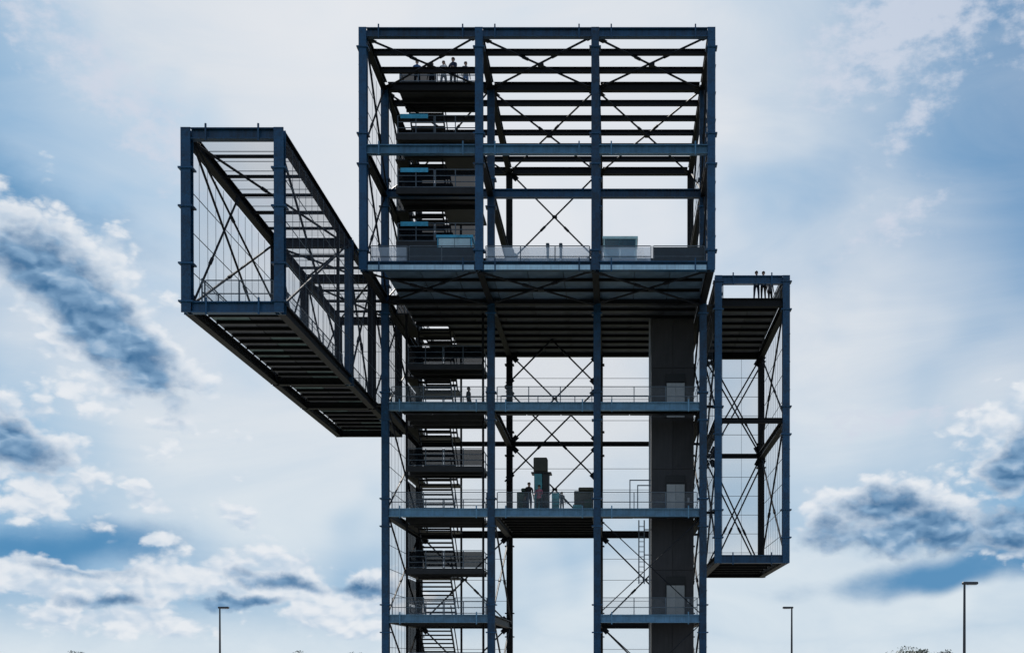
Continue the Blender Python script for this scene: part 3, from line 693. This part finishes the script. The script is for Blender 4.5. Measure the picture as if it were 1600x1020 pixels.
# ------------------------------------------------------------------ people
def body_mesh(pose):
    """one skinned figure 1.75 m tall, facing -Y"""
    J = {}; E_ = []; RAD = {}
    def j(n, p, r, par=None):
        J[n] = p; RAD[n] = r
        if par: E_.append((par, n))
    j('pelvis', (0, 0, .95), (.15, .11)); j('waist', (0, 0, 1.10), (.135, .10), 'pelvis'); j('chest', (0, .01, 1.30), (.165, .115), 'waist')
    j('collar', (0, .01, 1.43), (.12, .09), 'chest'); j('neck', (0, 0, 1.51), (.052, .055), 'collar'); j('skull', (0, -.01, 1.60), (.075, .09), 'neck'); j('crown', (0, 0, 1.69), (.07, .085), 'skull')
    for s, S in ((-1, 'l'), (1, 'r')):
        j(S + 'hip', (s * .095, 0, .90), (.095, .10), 'pelvis'); j(S + 'knee', (s * (.10 + .02 * pose), -.02, .50), (.062, .065), S + 'hip')
        j(S + 'ank', (s * (.11 + .03 * pose), .03, .09), (.042, .045), S + 'knee'); j(S + 'toe', (s * (.13 + .03 * pose), -.14, .035), (.042, .030), S + 'ank')
        j(S + 'sho', (s * .185, .01, 1.41), (.062, .062), 'collar')
        if pose == 0:  el_, wr = (s * .235, .03, 1.13), (s * .25, -.05, .88)
        elif pose == 1: el_, wr = (s * .25, -.08, 1.17), (s * .20, -.32, 1.10)
        else: el_, wr = ((s * .25, .03, 1.13), (s * .25, -.05, .88)) if s < 0 else ((s * .27, -.12, 1.22), (s * .12, -.26, 1.42))
        j(S + 'elb', el_, (.043, .043), S + 'sho'); j(S + 'wri', wr, (.03, .027), S + 'elb')
        d = (Vector(wr) - Vector(el_)).normalized(); pal = Vector(wr) + d * .07
        j(S + 'pal', tuple(pal), (.032, .018), S + 'wri')
        side = Vector((0, 1, 0)) if abs(d.y) < .7 else Vector((1, 0, 0))
        for i, ln in enumerate((.055, .065, .06, .045)):
            b1 = pal + side * (.024 - .016 * i) + d * .035; b2 = b1 + d * ln + Vector((-s * .012, 0, -.006))
            j(S + 'f%d' % i, tuple(b1), (.009, .009), S + 'pal'); j(S + 'g%d' % i, tuple(b2), (.007, .007), S + 'f%d' % i)
        b1 = pal - side * .034 - d * .01; j(S + 'th', tuple(b1), (.011, .011), S + 'pal'); j(S + 'tg', tuple(b1 - side * .012 + d * .035), (.008, .008), S + 'th')
    names = list(J); idx = {n: i for i, n in enumerate(names)}
    me = bpy.data.meshes.new('body'); me.from_pydata([J[n] for n in names], [(idx[a], idx[b]) for a, b in E_], []); me.update()
    o = bpy.data.objects.new('tmp', me); C.objects.link(o)
    md = o.modifiers.new('s', 'SKIN'); md.use_smooth_shade = True
    sv = me.skin_vertices[0].data
    for n in names: sv[idx[n]].radius = RAD[n]; sv[idx[n]].use_root = n == 'pelvis'
    o.modifiers.new('u', 'SUBSURF').levels = 1
    dg = bpy.context.evaluated_depsgraph_get()
    out = bpy.data.meshes.new_from_object(o.evaluated_get(dg)); bpy.data.objects.remove(o)
    bm = bmesh.new(); bm.from_mesh(out)
    def ell(c, r, seg=8):
        g = bmesh.ops.create_uvsphere(bm, u_segments=seg, v_segments=6, radius=1)
        for v in g['verts']: v.co = Vector((c[0] + v.co.x * r[0], c[1] + v.co.y * r[1], c[2] + v.co.z * r[2]))
        return g['verts']
    ell((0, -.098, 1.60), (.016, .022, .028)); ell((0, -.088, 1.553), (.026, .010, .008))
    for s in (-1, 1): ell((s * .078, .0, 1.61), (.012, .022, .032)); ell((s * .031, -.088, 1.635), (.012, .007, .007))
    bm.to_mesh(out); bm.free(); return out
BODY = [body_mesh(p) for p in range(3)]
hair_bm = bmesh.new(); bmesh.ops.create_icosphere(hair_bm, subdivisions=3, radius=1)
for v in hair_bm.verts:
    v.co = Vector((v.co.x * .095, v.co.y * .11 + .018, v.co.z * .10 + 1.665))
    if v.co.z < 1.63: v.co.z = 1.63 + (v.co.z - 1.63) * (1.1 if v.co.y > .02 else .15)
HAIR = bpy.data.meshes.new('hair'); hair_bm.to_mesh(HAIR); hair_bm.free()
def person(x, y, z, rz, pose, top, legs, hair, label, sc=1.0):
    t = empty('person', (x, y, z)); tag(t, label, 'person'); t.rotation_euler = (0, 0, R(rz)); t.scale = (sc, sc, sc)
    me = BODY[pose].copy(); me.materials.clear()
    for m in (top, legs, 'skin', 'black_panel'): me.materials.append(M[m])
    mi = []
    for p in me.polygons:
        c = p.center
        hand = (abs(c.x) > .1 and ((pose == 0 or (pose == 2 and c.x < 0)) and c.z < .90 and abs(c.x) > .19)) or (c.y < -.27 and c.z > .9)
        mi.append(2 if (c.z > 1.49 or hand) else 3 if c.z < .07 else 1 if (c.z < .93 and abs(c.x) < .22) else 0)
    me.polygons.foreach_set('material_index', mi)
    b = bpy.data.objects.new('body', me); C.objects.link(b); b.parent = t
    h = bpy.data.objects.new('hair', HAIR.copy()); C.objects.link(h); h.parent = b; h.data.materials.append(M[hair])
    return t
P36 = 36.0
person(-11.35, 70.85, P36, 10, 1, 'cloth_blue', 'cloth_navy', 'hair_dark', 'person in blue leaning on the top platform railing at its corner')
person(-10.55, 71.1, P36, -15, 0, 'cloth_teal', 'cloth_black', 'hair_fair', 'person in teal top with fair hair on the top platform')
person(-9.85, 70.9, P36, 5, 2, 'cloth_white', 'cloth_grey', 'hair_dark', 'person in white top shading their eyes on the top platform')
person(-9.3, 70.8, P36, -25, 1, 'cloth_navy', 'cloth_black', 'hair_dark', 'tall person in navy leaning on the top platform railing', 1.08)
person(-8.6, 71.0, P36, 30, 0, 'cloth_grey', 'cloth_blue', 'hair_dark', 'person in grey top and blue trousers on the top platform')
person(-8.72, 73.3, 18.0, 70, 0, 'cloth_black', 'cloth_black', 'hair_dark', 'person in black standing on the stair landing')
person(-5.02, 71.25, Z12, 20, 0, 'cloth_black', 'cloth_navy', 'hair_dark', 'person in black between green cabinet and display column')
person(-4.45, 71.3, Z12, -20, 1, 'cloth_pink', 'cloth_black', 'hair_dark', 'person in pink in front of the display column', .92)
person(-3.15, 71.6, Z12, 160, 0, 'cloth_grey', 'cloth_navy', 'hair_fair', 'small fair haired person in grey beside the tall crate', .72)
person(7.98, 70.85, 24.06, 0, 1, 'cloth_black', 'cloth_navy', 'hair_dark', 'person in black leaning on the hanging arm terrace railing')
person(8.38, 70.9, 24.06, -20, 0, 'cloth_navy', 'cloth_black', 'hair_dark', 'person in navy standing on the hanging arm terrace')
person(8.85, 71.6, 24.06, 25, 0, 'cloth_grey', 'cloth_black', 'hair_fair', 'smaller person in grey at the corner of the hanging arm terrace', .9)

# ------------------------------------------------------------------ street lamps
def lamp(x, y, h, side, label):
    t = empty('street_lamp', (x, y, 0)); tag(t, label, 'lamp', 'street lamps round the tower')
    bm = bmesh.new(); bmesh.ops.create_cone(bm, segments=12, radius1=.085, radius2=.05, depth=h - .12, cap_ends=True)
    bmesh.ops.translate(bm, verts=bm.verts, vec=(0, 0, (h - .12) / 2)); me = bpy.data.meshes.new('pole'); bm.to_mesh(me); bm.free()
    o = link('pole', me, 'lamp_grey', t); o.location = (x, y, 0)
    x0, x1 = (x - .09, x + .58) if side > 0 else (x - .58, x + .09)
    hd = bevel(boxes('lamp_head', [(x0, x1, y - .14, y + .14, h - .12, h)], ['lamp_grey'], t, (x, y, h)), .03)
    boxes('lens', [(x + side * .12 if side > 0 else x0 + .06, x1 - .06 if side > 0 else x - .12, y - .1, y + .1, h - .14, h - .122)], ['white_paint'], hd, (x, y, h))
    boxes('base_flange', [(x - .16, x + .16, y - .16, y + .16, 0, .04)], ['lamp_grey'], t, (x, y, 0))
lamp(15.44, 55.0, 7.08, 1, 'flat headed street lamp close to the hanging arm side, taller in view')
lamp(-25.35, 79.2, 7.08, 1, 'flat headed street lamp standing alone below the long pushed out arm')
lamp(11.2, 79.2, 7.08, -1, 'flat headed street lamp just beside the hanging arm of the tower')

# ------------------------------------------------------------------ trees beyond the hilltop
def tree(x, y, h, r, m, label, n=2600, seed=1):
    rnd = random.Random(seed)
    t = empty('tree', (x, y, 0)); tag(t, label, 'tree', 'trees beyond the tower')
    bm = bmesh.new()
    def limb(p, q, r0, r1):
        d = (q - p); zq = d.to_track_quat('Z', 'Y').to_matrix()
        a = [bm.verts.new(p + zq @ Vector((r0 * math.cos(k * math.pi / 3), r0 * math.sin(k * math.pi / 3), 0))) for k in range(6)]
        b = [bm.verts.new(q + zq @ Vector((r1 * math.cos(k * math.pi / 3), r1 * math.sin(k * math.pi / 3), 0))) for k in range(6)]
        for k in range(6): bm.faces.new((a[k], a[(k + 1) % 6], b[(k + 1) % 6], b[k]))
    top = Vector((rnd.uniform(-.3, .3), 0, h * .55)); limb(Vector((0, 0, 0)), top, h * .035, h * .02)
    tips = []
    for k in range(9):
        an = k * 2.4 + rnd.uniform(-.3, .3); q = top * rnd.uniform(.55, 1) ; e = q + Vector((math.cos(an) * r * .7, math.sin(an) * r * .7, h * rnd.uniform(.1, .32)))
        limb(q, e, h * .012, h * .004); tips.append(e)
    me = bpy.data.meshes.new('trunk'); bm.to_mesh(me); bm.free(); o = link('trunk', me, 'bark', t); o.location = (x, y, 0)
    clumps = [(e + Vector((rnd.uniform(-.5, .5), rnd.uniform(-.5, .5), rnd.uniform(-.2, .5))) * .6, r * rnd.uniform(.28, .45)) for e in tips for _ in range(2)] + [(top + Vector((0, 0, h * .25)), r * .5)]
    vs, fs = [], []
    for _ in range(n):
        c, cr = rnd.choice(clumps); d = Vector((rnd.gauss(0, 1), rnd.gauss(0, 1), rnd.gauss(0, .8))).normalized() * cr * rnd.random() ** .4
        p = c + d; p.z = min(p.z, h + rnd.uniform(-.25, .1))
        u = Vector((rnd.gauss(0, 1), rnd.gauss(0, 1), rnd.gauss(0, 1))).normalized(); v = u.orthogonal().normalized(); s = rnd.uniform(.10, .22)
        k = len(vs); vs += [p - u * s, p + v * s * .55, p + u * s, p - v * s * .55]; fs.append((k, k + 1, k + 2, k + 3))
    me = bpy.data.meshes.new('crown'); me.from_pydata([tuple(v) for v in vs], [], fs); me.update(); o = link('crown', me, m, t); o.location = (x, y, 0)
tree(47, 200, 6.2, 3.6, 'hazed_leaf_olive', 'broad rounded tree top between the two lamps beside the hanging arm', 4200, 3)
tree(53.5, 206, 5.7, 2.4, 'hazed_leaf_dull', 'small bushy tree growing right against the broad rounded tree', 2400, 5)
tree(42.5, 235, 5.8, 1.3, 'hazed_leaf_dull', 'narrow young tree at the lamp side of the broad rounded tree', 1200, 8)
tree(70, 240, 5.85, 1.2, 'hazed_leaf_dull', 'slender young tree near the foot of the taller lamp', 1200, 9)
tree(-115, 262, 6.1, 3.0, 'hazed_leaf_dull', 'low grey green tree far out beyond the lone lamp', 2200, 11)
tree(-64, 250, 6.0, 3.2, 'hazed_leaf_olive', 'low spreading tree between the lone lamp and the stair leg', 2600, 12)
tree(-55, 258, 6.15, 2.0, 'hazed_leaf_dull', 'low bushy tree nearest the stair leg of the tower', 1800, 14)
